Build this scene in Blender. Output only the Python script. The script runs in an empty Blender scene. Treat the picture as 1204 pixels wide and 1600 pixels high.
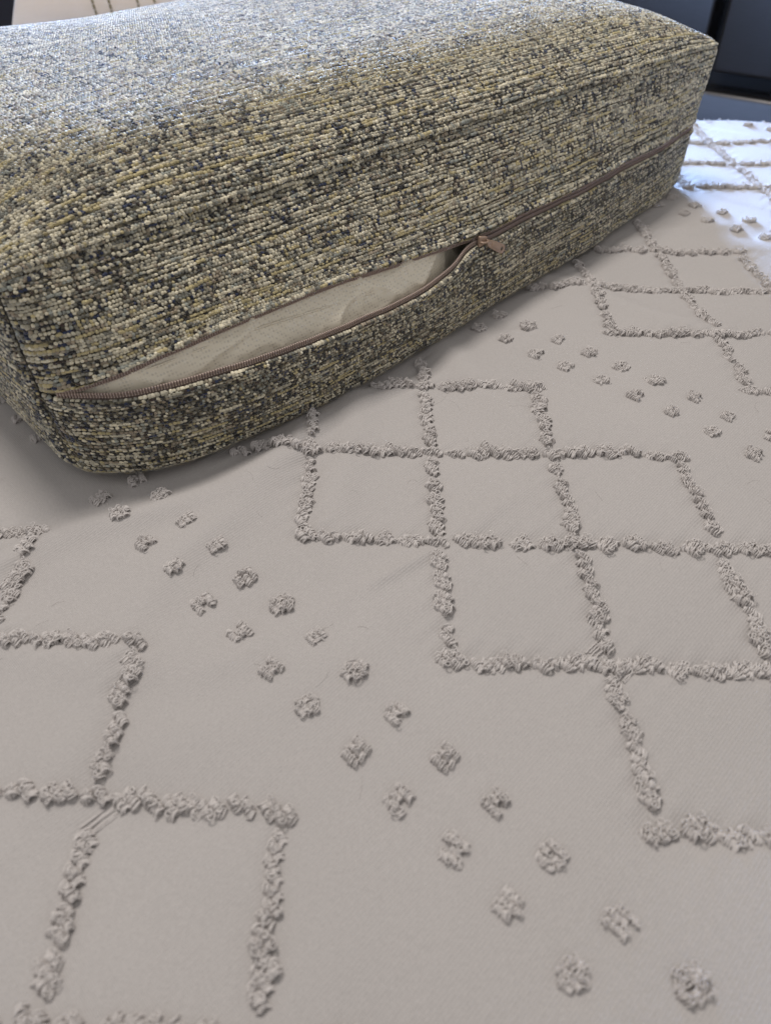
import bpy, math, random
import numpy as np
from mathutils import Vector, Matrix, noise

rng = np.random.default_rng(7)
random.seed(7)
S = bpy.context.scene

# ------------------------------------------------------------------ camera
CAM_H = 0.26096
RIGHT = Vector((0.99967053, 0.0, -0.02566787))
DOWN = Vector((-0.01844458, -0.69543795, -0.71834940))
FWD = Vector((-0.01785041, 0.71858616, -0.69520882))
cd = bpy.data.cameras.new('camera')
cam = bpy.data.objects.new('camera', cd)
S.collection.objects.link(cam)
m = Matrix(((RIGHT.x, -DOWN.x, -FWD.x, 0), (RIGHT.y, -DOWN.y, -FWD.y, 0), (RIGHT.z, -DOWN.z, -FWD.z, CAM_H), (0, 0, 0, 1)))
cam.matrix_world = m
cd.sensor_fit = 'HORIZONTAL'
cd.sensor_width = 36
cd.lens = 1100 / 1204 * 36
cd.clip_start = 0.01
cd.clip_end = 50
cd.dof.use_dof = True
cd.dof.focus_distance = 0.43
cd.dof.aperture_fstop = 12.0
S.camera = cam

# ------------------------------------------------------------------ light
w = bpy.data.worlds.new('World')
S.world = w
w.use_nodes = True
bg = w.node_tree.nodes['Background']
bg.inputs[0].default_value = (0.80, 0.79, 0.80, 1)
bg.inputs[1].default_value = 0.60


def area(name, loc, target, size, power, color, sizey=None, spread=None):
    d = bpy.data.lights.new(name, 'AREA')
    d.energy = power
    d.color = color
    d.shape = 'RECTANGLE'
    d.size = size
    d.size_y = sizey or size
    if spread:
        d.spread = math.radians(spread)
    o = bpy.data.objects.new(name, d)
    o.location = loc
    o.rotation_euler = (Vector(target) - Vector(loc)).to_track_quat('-Z', 'Y').to_euler()
    S.collection.objects.link(o)
    return o


area('ceiling_lamp', (-0.25, 0.85, 1.6), (0.0, 0.5, 0), 0.42, 18, (1.0, 0.95, 0.90))
area('window_light', (-0.75, 3.2, 0.56), (-0.34, 0.78, 0.12), 2.1, 84, (0.36, 0.56, 1.0), 0.85, spread=41)
S.view_settings.view_transform = 'Standard'
S.view_settings.look = 'None'
S.view_settings.gamma = 1
S.view_settings.exposure = 0.0

# ------------------------------------------------------------------ helpers
def mesh_np(name, V, F, smooth=True, colors=None):
    """V (n,3), F (m,3 or 4)"""
    me = bpy.data.meshes.new(name)
    V = np.ascontiguousarray(V, dtype=np.float32)
    F = np.ascontiguousarray(F, dtype=np.int32)
    k = F.shape[1]
    me.vertices.add(len(V))
    me.vertices.foreach_set('co', V.ravel())
    me.loops.add(F.size)
    me.loops.foreach_set('vertex_index', F.ravel())
    me.polygons.add(len(F))
    me.polygons.foreach_set('loop_start', np.arange(0, F.size, k, dtype=np.int32))
    me.polygons.foreach_set('use_smooth', np.full(len(F), smooth))
    if colors is not None:
        a = me.color_attributes.new('yarn', 'FLOAT_COLOR', 'POINT')
        c = np.ones((len(V), 4), dtype=np.float32)
        c[:, :3] = colors
        a.data.foreach_set('color', c.ravel())
    me.update(calc_edges=True)
    me.validate()
    return me


def link(name, me, mat=None, parent=None, kind=None):
    o = bpy.data.objects.new(name, me)
    S.collection.objects.link(o)
    if mat is not None and me is not None and not me.materials:
        me.materials.append(mat)
    if parent is not None:
        o.parent = parent
    if kind:
        o['kind'] = kind
    return o


def thing(name, label, cat, loc=(0, 0, 0), rz=0):
    o = bpy.data.objects.new(name, None)
    S.collection.objects.link(o)
    o.location = loc
    o.rotation_euler = (0, 0, rz)
    o['label'] = label
    o['category'] = cat
    return o


def join(parts):
    Vs, Fs, n = [], [], 0
    for V, F in parts:
        Vs.append(V)
        Fs.append(np.asarray(F) + n)
        n += len(V)
    return np.concatenate(Vs), np.concatenate(Fs)


def grid_faces(nu, nv):
    i, j = np.meshgrid(np.arange(nu - 1), np.arange(nv - 1), indexing='ij')
    a = (i * nv + j).ravel()
    return np.stack([a, a + nv, a + nv + 1, a + 1], 1)


def sm(a, b, x):
    t = np.clip((x - a) / (b - a), 0, 1)
    return t * t * (3 - 2 * t)


class VN:
    """value noise in 2D"""
    def __init__(self, seed, n=256):
        self.g = np.random.default_rng(seed).random((n, n))
        self.n = n

    def __call__(self, x, y):
        x = np.asarray(x, float)
        y = np.asarray(y, float)
        x, y = np.broadcast_arrays(x, y)
        xi = np.floor(x).astype(int)
        yi = np.floor(y).astype(int)
        fx = x - xi
        fy = y - yi
        fx = fx * fx * (3 - 2 * fx)
        fy = fy * fy * (3 - 2 * fy)
        n = self.n
        g = self.g
        a = g[xi % n, yi % n]
        b = g[(xi + 1) % n, yi % n]
        c = g[xi % n, (yi + 1) % n]
        d = g[(xi + 1) % n, (yi + 1) % n]
        return (a * (1 - fx) + b * fx) * (1 - fy) + (c * (1 - fx) + d * fx) * fy


def tube(pts, r, sides=5, closed=False):
    """tube along a polyline, r scalar or array"""
    P = np.asarray(pts, float)
    n = len(P)
    rr = np.broadcast_to(np.asarray(r, float), (n,))
    T = np.gradient(P, axis=0)
    T /= np.linalg.norm(T, axis=1, keepdims=True) + 1e-12
    ref = np.array([0.0, 0.0, 1.0])
    if abs(T[:, 2]).mean() > 0.8:
        ref = np.array([1.0, 0.0, 0.0])
    A = np.cross(T, ref)
    A /= np.linalg.norm(A, axis=1, keepdims=True) + 1e-9
    B = np.cross(T, A)
    th = np.arange(sides) * 2 * math.pi / sides
    V = P[:, None] + rr[:, None, None] * (np.cos(th)[None, :, None] * A[:, None] + np.sin(th)[None, :, None] * B[:, None])
    V = V.reshape(-1, 3)
    F = []
    for i in range(n - 1):
        for k in range(sides):
            k2 = (k + 1) % sides
            F.append((i * sides + k, i * sides + k2, (i + 1) * sides + k2, (i + 1) * sides + k))
    return V, np.array(F)


def rbox(x0, x1, y0, y1, z0, z1, bev):
    """bevelled box as quads through bmesh"""
    import bmesh
    bm = bmesh.new()
    bmesh.ops.create_cube(bm, size=1)
    for v in bm.verts:
        v.co = Vector(((x0 + x1) / 2 + v.co.x * (x1 - x0), (y0 + y1) / 2 + v.co.y * (y1 - y0), (z0 + z1) / 2 + v.co.z * (z1 - z0)))
    bmesh.ops.bevel(bm, geom=bm.edges[:], offset=bev, segments=3, profile=0.5, affect='EDGES')
    me = bpy.data.meshes.new('box')
    bm.to_mesh(me)
    bm.free()
    for p in me.polygons:
        p.use_smooth = True
    return me

# ------------------------------------------------------------------ materials
def mat(name):
    M = bpy.data.materials.new(name)
    M.use_nodes = True
    nt = M.node_tree
    return M, nt, nt.nodes['Principled BSDF'], nt.nodes.new, nt.links.new


def yarn_mat():
    M, nt, P, N, Lk = mat('tweed_yarn')
    a = N('ShaderNodeAttribute')
    a.attribute_name = 'yarn'
    tc = N('ShaderNodeTexCoord')
    n1 = N('ShaderNodeTexNoise')
    n1.inputs['Scale'].default_value = 1800
    n1.inputs['Detail'].default_value = 2
    Lk(tc.outputs['Object'], n1.inputs['Vector'])
    mr = N('ShaderNodeMapRange')
    mr.inputs[3].default_value = 0.65
    mr.inputs[4].default_value = 1.3
    Lk(n1.outputs[0], mr.inputs[0])
    mx = N('ShaderNodeMix')
    mx.data_type = 'RGBA'
    mx.blend_type = 'MULTIPLY'
    mx.inputs[0].default_value = 1
    Lk(a.outputs['Color'], mx.inputs[6])
    Lk(mr.outputs[0], mx.inputs[7])
    Lk(mx.outputs[2], P.inputs['Base Color'])
    b = N('ShaderNodeBump')
    b.inputs['Strength'].default_value = 0.5
    b.inputs['Distance'].default_value = 0.0003
    Lk(n1.outputs[0], b.inputs['Height'])
    Lk(b.outputs[0], P.inputs['Normal'])
    P.inputs['Roughness'].default_value = 0.66
    P.inputs['Specular IOR Level'].default_value = 0.42
    P.inputs['Sheen Weight'].default_value = 0.5
    P.inputs['Sheen Roughness'].default_value = 0.4
    return M


def base_cloth_mat():
    M, nt, P, N, Lk = mat('tweed_ground_cloth')
    tc = N('ShaderNodeTexCoord')
    n1 = N('ShaderNodeTexNoise')
    n1.inputs['Scale'].default_value = 420
    n1.inputs['Detail'].default_value = 3
    Lk(tc.outputs['Object'], n1.inputs['Vector'])
    cr = N('ShaderNodeValToRGB')
    cr.color_ramp.elements[0].position = 0.42
    cr.color_ramp.elements[0].color = (0.012, 0.012, 0.012, 1)
    cr.color_ramp.elements[1].position = 0.62
    cr.color_ramp.elements[1].color = (0.17, 0.15, 0.10, 1)
    Lk(n1.outputs[0], cr.inputs[0])
    Lk(cr.outputs[0], P.inputs['Base Color'])
    P.inputs['Roughness'].default_value = 0.9
    return M


def bed_mat(name, base, weave=True):
    M, nt, P, N, Lk = mat(name)
    tc = N('ShaderNodeTexCoord')
    n1 = N('ShaderNodeTexNoise')
    n1.inputs['Scale'].default_value = 9
    n1.inputs['Detail'].default_value = 4
    Lk(tc.outputs['Object'], n1.inputs['Vector'])
    n2 = N('ShaderNodeTexNoise')
    n2.inputs['Scale'].default_value = 900
    n2.inputs['Detail'].default_value = 2
    Lk(tc.outputs['Object'], n2.inputs['Vector'])
    mr = N('ShaderNodeMapRange')
    mr.inputs[3].default_value = 0.93
    mr.inputs[4].default_value = 1.06
    Lk(n1.outputs[0], mr.inputs[0])
    mr2 = N('ShaderNodeMapRange')
    mr2.inputs[3].default_value = 0.88
    mr2.inputs[4].default_value = 1.12
    Lk(n2.outputs[0], mr2.inputs[0])
    mu = N('ShaderNodeMath')
    mu.operation = 'MULTIPLY'
    Lk(mr.outputs[0], mu.inputs[0])
    Lk(mr2.outputs[0], mu.inputs[1])
    mx = N('ShaderNodeMix')
    mx.data_type = 'RGBA'
    mx.blend_type = 'MULTIPLY'
    mx.inputs[0].default_value = 1
    mx.inputs[6].default_value = (*base, 1)
    Lk(mu.outputs[0], mx.inputs[7])
    Lk(mx.outputs[2], P.inputs['Base Color'])
    P.inputs['Roughness'].default_value = 0.8
    P.inputs['Specular IOR Level'].default_value = 0.2
    P.inputs['Sheen Weight'].default_value = 0.08
    if weave:
        mp = N('ShaderNodeMapping')
        mp.inputs['Rotation'].default_value = (0, 0, math.radians(45))
        Lk(tc.outputs['Object'], mp.inputs['Vector'])
        hs = []
        for d, sc in (('X', 235.0), ('Y', 420.0)):
            wv = N('ShaderNodeTexWave')
            wv.wave_type = 'BANDS'
            wv.bands_direction = d
            wv.inputs['Scale'].default_value = sc
            wv.inputs['Distortion'].default_value = 1.5
            wv.inputs['Detail'].default_value = 1
            wv.inputs['Detail Scale'].default_value = 0.05
            Lk(mp.outputs[0], wv.inputs['Vector'])
            hs.append(wv)
        ad = N('ShaderNodeMath')
        Lk(hs[0].outputs[1], ad.inputs[0])
        Lk(hs[1].outputs[1], ad.inputs[1])
        ad2 = N('ShaderNodeMath')
        ad2.operation = 'MULTIPLY_ADD'
        ad2.inputs[1].default_value = 2.2
        Lk(n2.outputs[0], ad2.inputs[0])
        Lk(ad.outputs[0], ad2.inputs[2])
        b = N('ShaderNodeBump')
        b.inputs['Strength'].default_value = 0.45
        b.inputs['Distance'].default_value = 0.0003
        Lk(ad2.outputs[0], b.inputs['Height'])
        Lk(b.outputs[0], P.inputs['Normal'])
    else:
        b = N('ShaderNodeBump')
        b.inputs['Strength'].default_value = 0.6
        b.inputs['Distance'].default_value = 0.0002
        Lk(n2.outputs[0], b.inputs['Height'])
        Lk(b.outputs[0], P.inputs['Normal'])
    return M


def plain(name, col, rough=0.6, metal=0.0, nscale=200, nstr=0.15, stretch=None, spec=0.5):
    M, nt, P, N, Lk = mat(name)
    tc = N('ShaderNodeTexCoord')
    mp = N('ShaderNodeMapping')
    if stretch:
        mp.inputs['Scale'].default_value = stretch
    Lk(tc.outputs['Object'], mp.inputs['Vector'])
    n1 = N('ShaderNodeTexNoise')
    n1.inputs['Scale'].default_value = nscale
    n1.inputs['Detail'].default_value = 3
    Lk(mp.outputs[0], n1.inputs['Vector'])
    mr = N('ShaderNodeMapRange')
    mr.inputs[3].default_value = 1 - nstr
    mr.inputs[4].default_value = 1 + nstr
    Lk(n1.outputs[0], mr.inputs[0])
    mx = N('ShaderNodeMix')
    mx.data_type = 'RGBA'
    mx.blend_type = 'MULTIPLY'
    mx.inputs[0].default_value = 1
    mx.inputs[6].default_value = (*col, 1)
    Lk(mr.outputs[0], mx.inputs[7])
    Lk(mx.outputs[2], P.inputs['Base Color'])
    P.inputs['Roughness'].default_value = rough
    P.inputs['Metallic'].default_value = metal
    P.inputs['Specular IOR Level'].default_value = spec
    return M


def liner_mat():
    M, nt, P, N, Lk = mat('nonwoven_liner')
    tc = N('ShaderNodeTexCoord')
    vo = N('ShaderNodeTexVoronoi')
    vo.inputs['Scale'].default_value = 520
    vo.inputs['Randomness'].default_value = 0.12
    mp = N('ShaderNodeMapping')
    mp.inputs['Rotation'].default_value = (0.2, 0.1, 0.3)
    Lk(tc.outputs['Object'], mp.inputs[0])
    Lk(mp.outputs[0], vo.inputs['Vector'])
    sr = N('ShaderNodeMapRange')
    sr.inputs[1].default_value = 0.15
    sr.inputs[2].default_value = 0.45
    Lk(vo.outputs['Distance'], sr.inputs[0])
    n1 = N('ShaderNodeTexNoise')
    n1.inputs['Scale'].default_value = 28
    n1.inputs['Detail'].default_value = 4
    Lk(tc.outputs['Object'], n1.inputs['Vector'])
    mx = N('ShaderNodeMix')
    mx.data_type = 'RGBA'
    mx.inputs[6].default_value = (0.86, 0.78, 0.61, 1)
    mx.inputs[7].default_value = (0.74, 0.67, 0.54, 1)
    Lk(n1.outputs[0], mx.inputs[0])
    mx2 = N('ShaderNodeMix')
    mx2.data_type = 'RGBA'
    mx2.inputs[6].default_value = (0.62, 0.56, 0.45, 1)
    Lk(sr.outputs[0], mx2.inputs[0])
    Lk(mx.outputs[2], mx2.inputs[7])
    Lk(mx2.outputs[2], P.inputs['Base Color'])
    b = N('ShaderNodeBump')
    b.inputs['Strength'].default_value = 0.5
    b.inputs['Distance'].default_value = 0.0003
    Lk(sr.outputs[0], b.inputs['Height'])
    Lk(b.outputs[0], P.inputs['Normal'])
    P.inputs['Roughness'].default_value = 0.4
    return M


M_yarn = yarn_mat()
M_ground = base_cloth_mat()
BED = (0.462, 0.432, 0.412)
M_bed = bed_mat('bedspread_cotton', BED)
M_tuft = bed_mat('tuft_yarn', (0.60, 0.56, 0.535), False)
M_liner = liner_mat()
M_tape = plain('zipper_tape', (0.23, 0.17, 0.145), 0.8, 0, 900, 0.35)
M_coil = plain('zipper_coil', (0.47, 0.365, 0.31), 0.45, 0, 500, 0.1)
M_pull = plain('zipper_pull_metal', (0.37, 0.26, 0.19), 0.4, 0.35, 300, 0.15)
M_steel = plain('dark_brushed_steel', (0.105, 0.10, 0.10), 0.33, 0.9, 30, 0.12, (1, 1, 14))
M_gap = plain('black_gasket', (0.01, 0.01, 0.012), 0.7)
M_pillow = plain('cream_pillow_cotton', (0.62, 0.54, 0.47), 0.85, 0, 600, 0.08)
M_embroid = plain('olive_embroidery', (0.20, 0.17, 0.10), 0.85, 0, 300, 0.2)
M_dark = plain('dark_painted_wall', (0.03, 0.03, 0.045), 0.6, 0, 5, 0.1)
M_floor = plain('grey_floor', (0.12, 0.12, 0.13), 0.5, 0, 4, 0.2)

# ------------------------------------------------------------------ setting behind
def quad(name, pts, M):
    me = mesh_np(name, np.array(pts), np.array([[0, 1, 2, 3]]), False)
    return link(name, me, M, None, 'structure')


quad('floor', [(-4, -2, -0.62), (4, -2, -0.62), (4, 4.2, -0.62), (-4, 4.2, -0.62)], M_floor)

# ------------------------------------------------------------------ cushion geometry
R_ = 0
CROWN = 0.044
O2 = np.array([-0.185, 0.303])
AX = np.array([0.74125133, 0.67122758])
ANG = math.atan2(AX[1], AX[0])
L, W, H = 0.634, 0.425, 0.120
R = 0.010
DIM = np.array([L, W, H])
ZIP = 0.056
_Dx = np.linspace(0, L, 129)
_Dy = np.interp(_Dx, [0, .006, .0367, .0756, .1424, .2315, .351, .4326, .5675, .634], [0, .014, .0360, .0455, .0505, .0480, .0375, .0320, .0155, 0])
_k = np.exp(-np.linspace(-2, 2, 13) ** 2)
_k /= _k.sum()
_p = np.pad(_Dy, 6, mode='reflect', reflect_type='odd')
_Ds = np.convolve(_p, _k, 'valid')
_Ds[0] = 0
_Ds[-1] = 0
ZU = ([-1, 0.004, .0085, .0286, .055, .0986, .1526, .1903, .2376, .285, .30, .634, 2],
      [.0575, .0575, .0593, .0641, .0683, .0707, .0708, .0682, .0654, .0610, .0600, .0576, .057])
ZL = ([-1, 0.004, .0235, .0475, .0775, .1081, .15, .1895, .2278, .2531, .2739, .29, .31, .634, 2],
      [.0555, .0550, .0528, .0522, .0522, .0508, .0482, .0460, .0455, .0465, .0505, .0547, .0540, .0518, .0515])


def lipz(tab, x):
    xs = np.linspace(0, 0.64, 161)
    ys = np.interp(xs, *tab)
    k = np.exp(-np.linspace(-2, 2, 9) ** 2)
    k /= k.sum()
    ys = np.convolve(np.pad(ys, 4, mode='edge'), k, 'valid')
    return np.interp(x, xs, ys)


nA, nB, nC = VN(1), VN(2), VN(3)


def gz(z):
    return np.interp(z, [0, .035, .05, .06, .07, .09, .115, .2], [1, 1, .91, .80, .68, .44, .10, 0])


def warp(P, panel, inset=0.0):
    """cube-surface points -> stuffed cushion surface, local coordinates"""
    q = np.clip(P, R, DIM - R)
    d = P - q
    d /= np.linalg.norm(d, axis=1, keepdims=True) + 1e-12
    X = q + (R - inset) * d
    x, y, z = X[:, 0].copy(), X[:, 1].copy(), X[:, 2].copy()
    px, py, pz = P[:, 0], P[:, 1], P[:, 2]
    D = np.interp(px, _Dx, _Ds)
    wy = (1 - np.clip(y / 0.16, 0, 1)) ** 2
    front = np.clip(1 - y / 0.02, 0, 1)
    y2 = y.copy()
    if panel == 'up':
        sl_ = pz - ZIP
        z = z + (lipz(ZU, px) - ZIP) * np.exp(-np.clip(sl_, 0, 1) / 0.022) * front
    elif panel == 'low':
        sl_ = ZIP - pz
        z = z + (lipz(ZL, px) - ZIP) * np.exp(-np.clip(sl_, 0, 1) / 0.020) * front
    y2 = y - D * gz(z) * wy
    u = np.clip(x / L, 0, 1)
    v = np.clip(y / W, 0, 1)
    cx = np.clip(1 - np.abs(2 * u - 1) ** 9, 0, 1)
    cy = np.clip(0.66 * (1 - np.abs(2 * v - 1) ** 9) + 0.34 * (1 - np.abs(2 * v - 1) ** 2), 0, 1)
    z2 = z + CROWN * cx * cy * np.clip(z / H, 0, 1) ** 2
    # ends puff outward
    sz = np.sin(math.pi * np.clip(z / H, 0, 1))
    sy = np.clip(np.sin(math.pi * v), 0, 1) ** 0.6
    wl = np.clip(1 - x / 0.08, 0, 1) ** 2
    wr = np.clip(1 - (L - x) / 0.08, 0, 1) ** 2
    x2 = x - 0.008 * sz * sy * wl + 0.012 * sz * sy * wr + 0.018 * np.clip(z / H, 0, 1) ** 2 * wr
    # lifted, soft near-left bottom corner
    lift = 0.002 * np.exp(-((x / 0.05) ** 2) - (y / 0.06) ** 2) * (1 - np.clip(z / 0.05, 0, 1))
    z2 = z2 + lift
    # soft uneven stuffing
    z2 += (nA(x * 9 + 3, y * 9) - 0.5) * 0.006 * np.clip(z / H, 0, 1) * cx * cy
    front = np.clip(1 - y / 0.02, 0, 1)
    y2 += (nB(x * 22, z * 30) - 0.5) * 0.0032 * front * np.clip(x / .03, 0, 1)
    y2 += (nC(x * 60, z * 22 + 9) - 0.5) * 0.0012 * front
    # zipper lips
    if panel == 'up':
        s = pz - ZIP
        f = np.exp(-np.clip(s, 0, 1) / 0.022) * front
        tE = py + pz - H
        bE = 0.0011 * np.exp(-(tE / 0.0015) ** 2) - 0.0011 * np.exp(-((tE + 0.0036) / 0.0013) ** 2)
        y2 = y2 - 0.7 * bE
        z2 = z2 + 0.7 * bE
        y2 = y2 - 0.0012 * np.exp(-((s - 0.0028) / 0.0022) ** 2) * front + 0.0006 * np.exp(-((s - 0.0068) / 0.0012) ** 2) * front
    elif panel == 'low':
        s = ZIP - pz
        f = np.exp(-np.clip(s, 0, 1) / 0.020) * front
        op = sm(0, .1, px) * sm(.30, .2, px)
        y2 = y2 - 0.005 * f * op - 0.0009 * np.exp(-((s - 0.0022) / 0.0018) ** 2) * front + 0.0006 * np.exp(-((s - 0.006) / 0.0012) ** 2) * front
    return np.stack([x2, y2, z2], 1)


def F_up(u, s):
    """upper panel: s<0 folded in behind the lip, then front, top, rear"""
    h = H - ZIP
    P = np.zeros((len(u), 3))
    P[:, 0] = u
    P[:, 1] = np.clip(s - h, 0, W)
    P[:, 2] = np.where(s < h, ZIP + np.clip(s, 0, None), np.where(s < h + W, H, H - (s - h - W)))
    Q = warp(P, 'up')
    Q[:, 1] += np.clip(-s, 0, None)
    Q[:, 2] += 0.0012 * (1 - np.exp(-np.clip(-s, 0, None) / 0.001))
    return Q


def F_low(u, s):
    """lower panel: s<0 folded in behind the lip, then down the front, then under"""
    P = np.zeros((len(u), 3))
    P[:, 0] = u
    P[:, 1] = np.clip(s - ZIP, 0, W)
    P[:, 2] = np.clip(ZIP - np.clip(s, 0, None), 0, ZIP)
    Q = warp(P, 'low')
    Q[:, 1] += np.clip(-s, 0, None)
    Q[:, 2] -= 0.0008 * (1 - np.exp(-np.clip(-s, 0, None) / 0.001))
    return Q


def F_left(u, s):
    P = np.stack([np.zeros(len(u)), u, s], 1)
    return warp(P, 'end')


def F_right(u, s):
    P = np.stack([np.full(len(u), L), u, s], 1)
    return warp(P, 'end')


def frames(F, u, s, sgn):
    e = 4e-4
    P = F(u, s)
    Tu = (F(u + e, s) - F(u - e, s)) / (2 * e)
    Ts = (F(u, s + e) - F(u, s - e)) / (2 * e)
    N = np.cross(Tu, Ts) * sgn
    nn = np.linalg.norm(N, axis=1, keepdims=True)
    N = N / (nn + 1e-12)
    return P, Tu, Ts, N


# bead templates: dome with a row of vertices tucked below
def dome(nseg, rings):
    V = [(0, 0, 1.0)]
    for ph in rings:
        for k in range(nseg):
            t = 2 * math.pi * (k + 0.5 * (len(V) > nseg + 1)) / nseg
            V.append((math.cos(t) * math.sin(ph), math.sin(t) * math.sin(ph), math.cos(ph)))
    F = [(0, 1 + k, 1 + (k + 1) % nseg) for k in range(nseg)]
    for r in range(len(rings) - 1):
        a = 1 + r * nseg
        b = a + nseg
        for k in range(nseg):
            k2 = (k + 1) % nseg
            F.append((a + k, b + k, b + k2))
            F.append((a + k, b + k2, a + k2))
    return np.array(V), np.array(F)


def superell(V, p):
    x, y = V[:, 0], V[:, 1]
    r = (np.abs(x) ** p + np.abs(y) ** p) ** (1 / p) + 1e-9
    rc = np.hypot(x, y)
    s = np.where(rc > 1e-6, rc / r, 1)
    V = V.copy()
    V[:, 0] *= s
    V[:, 1] *= s
    return V


HI = dome(7, [0.55, 1.1, 1.75])
MID = dome(6, [0.7, 1.7])
def plateau(V):
    V = V.copy()
    V[:, 2] = np.sign(V[:, 2]) * np.abs(V[:, 2]) ** 0.6
    return V


HI = (plateau(superell(HI[0], 4.5)), HI[1])
MID = (superell(MID[0], 2.6), MID[1])

PAL = np.array([
    (0.70, 0.635, 0.47),    # 0 cream
    (0.49, 0.45, 0.34),    # 1 light grey
    (0.50, 0.42, 0.22),    # 2 khaki
    (0.21, 0.20, 0.16),    # 3 mid grey
    (0.022, 0.032, 0.075),  # 4 navy
    (0.018, 0.017, 0.018),  # 5 black
    (0.045, 0.028, 0.022),  # 6 brown
    (0.34, 0.35, 0.30),    # 7 pale blue grey
    (0.34, 0.28, 0.20),    # 8 taupe
])


def weave(F, sgn, u0, u1, s0, s1, pu, ps, tmpl, seed, darkness=0.0, mask=None, lowf=None):
    """rows of yarn beads over a panel; returns V, faces, colours"""
    r = np.random.default_rng(seed)
    sq = np.linspace(s0, s1, 400)
    arc = 0
    for um in (0.35, 0.5, 0.65):      # rows evenly spaced along the real cloth
        Pq = F(np.full(400, u0 + (u1 - u0) * um), sq)
        arc = arc + np.concatenate([[0], np.cumsum(np.linalg.norm(np.diff(Pq, axis=0), axis=1))]) / 3
    nr = max(1, int(round(arc[-1] / ps)))
    nc = int(round((u1 - u0) / pu))
    n1 = VN(seed + 1)
    n2 = VN(seed + 2)
    n3 = VN(seed + 3)
    U, SS, C, A, B, Hh, SH = [], [], [], [], [], [], []
    cols = np.arange(nc)
    # warp colours run down the columns, weft colours along the rows
    warpc = np.zeros((nr, nc), int)
    for c0 in range(nc):
        k = 0
        while k < nr:
            run = 1 + int(r.exponential(2.2))
            x = u0 + c0 * pu
            pd = 0.40 + darkness + 0.5 * (n3(x * 30, k * 0.2) - 0.5)
            warpc[k:k + run, c0] = r.choice([5, 4, 6], p=[.6, .25, .15]) if r.random() < pd else r.choice([0, 1, 3, 8, 7], p=[.36, .26, .2, .1, .08])
            k += run
    for i in range(nr):
        thick = 0.80 + 0.40 * r.random()
        off = 0.5 * (i % 2)
        u = u0 + (cols + 0.5 + 0.5 * (off - 0.25)) * pu + r.normal(0, 0.11 * pu, nc)
        s = np.interp((i + 0.5) / nr * arc[-1], arc, sq) + (n1(u * 60, i * 7.3) - 0.5) * ps * 0.8 + r.normal(0, 0.07 * ps, nc)
        rowbias = r.random()
        rope = 0.09 if r.random() < 0.5 else 0.0
        col = np.zeros(nc, int)
        slub = np.zeros(nc)
        k = 0
        while k < nc:
            run = 1 + int(r.exponential(0.8 if rowbias < 0.70 else 2.8))
            x = u0 + k * pu
            dk = 0.36 + darkness + 0.34 * (n2(x * 115, i * 0.13) - 0.5) + 0.34 * (n3(x * 24, i * 0.45) - 0.5)
            q = r.random()
            if q < dk:
                c = r.choice([5, 4, 6, 3], p=[0.50, 0.25, 0.10, 0.15])
                run = 1 + int(r.exponential(0.8))
            else:
                if rowbias > 0.80:
                    c = r.choice([2, 0, 8, 1], p=[0.5, 0.25, 0.15, 0.10])
                else:
                    c = r.choice([0, 1, 2, 3, 7, 8], p=[0.29, 0.25, 0.09, 0.20, 0.06, 0.11])
            col[k:k + run] = c
            if run > 2 and c in (0, 2, 7, 1) and r.random() < 0.45:
                slub[k:k + run] = 1
            k += run
        usew = (r.random(nc) < 0.42) & (slub < 0.5)
        col = np.where(usew, warpc[i], col)
        cc = PAL[col] * (0.66 + 0.56 * r.random((nc, 1)))
        dark = np.isin(col, (4, 5, 6))
        a = pu * (0.45 + rope + 0.08 * r.random(nc) + 0.12 * slub)
        b = ps * thick * (0.37 + 0.14 * r.random(nc) + 0.06 * slub - 0.03 * dark)
        hh = ps * thick * (0.26 + 0.09 * r.random(nc) + 0.05 * slub - 0.09 * dark)
        U.append(u)
        SS.append(s)
        C.append(cc)
        A.append(a)
        B.append(b)
        Hh.append(hh)
        SH.append(r.normal(0, 0.18, nc))
    U = np.concatenate(U)
    SS = np.concatenate(SS)
    C = np.concatenate(C)
    A = np.concatenate(A)
    B = np.concatenate(B)
    Hh = np.concatenate(Hh)
    SH = np.concatenate(SH)
    ok = (U > u0 + 0.0002) & (U < u1 - 0.0002)
    if mask is not None:
        ok &= mask(U, SS)
    U, SS, C, A, B, Hh, SH = U[ok], SS[ok], C[ok], A[ok], B[ok], Hh[ok], SH[ok]
    P, Tu, Ts, N = frames(F, U, SS, sgn)
    A = A * np.clip(np.linalg.norm(Tu, axis=1), 0.85, 1.4)
    Tu /= np.linalg.norm(Tu, axis=1, keepdims=True) + 1e-9
    Ts2 = np.cross(N, Tu)
    Ts2 /= np.linalg.norm(Ts2, axis=1, keepdims=True) + 1e-9
    tv, tf = tmpl
    a = tv[None, :, 0] * A[:, None]
    b = tv[None, :, 1] * B[:, None] + a * SH[:, None] * 0.5
    c = tv[None, :, 2] * Hh[:, None] * 1.25 - 0.25 * Hh[:, None]
    V = P[:, None] + a[..., None] * Tu[:, None] + b[..., None] * Ts2[:, None] + c[..., None] * N[:, None]
    V += r.normal(0, 0.00006, V.shape)
    n = len(U)
    Fc = (tf[None] + (np.arange(n) * len(tv))[:, None, None]).reshape(-1, 3)
    # surface winding: flip when frame is left handed
    hand = np.einsum('ij,ij->i', np.cross(Tu, Ts2), N)
    if hand.mean() < 0:
        Fc = Fc[:, ::-1]
    Cc = np.repeat(C, len(tv), axis=0)
    return V.reshape(-1, 3), Fc, Cc


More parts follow.
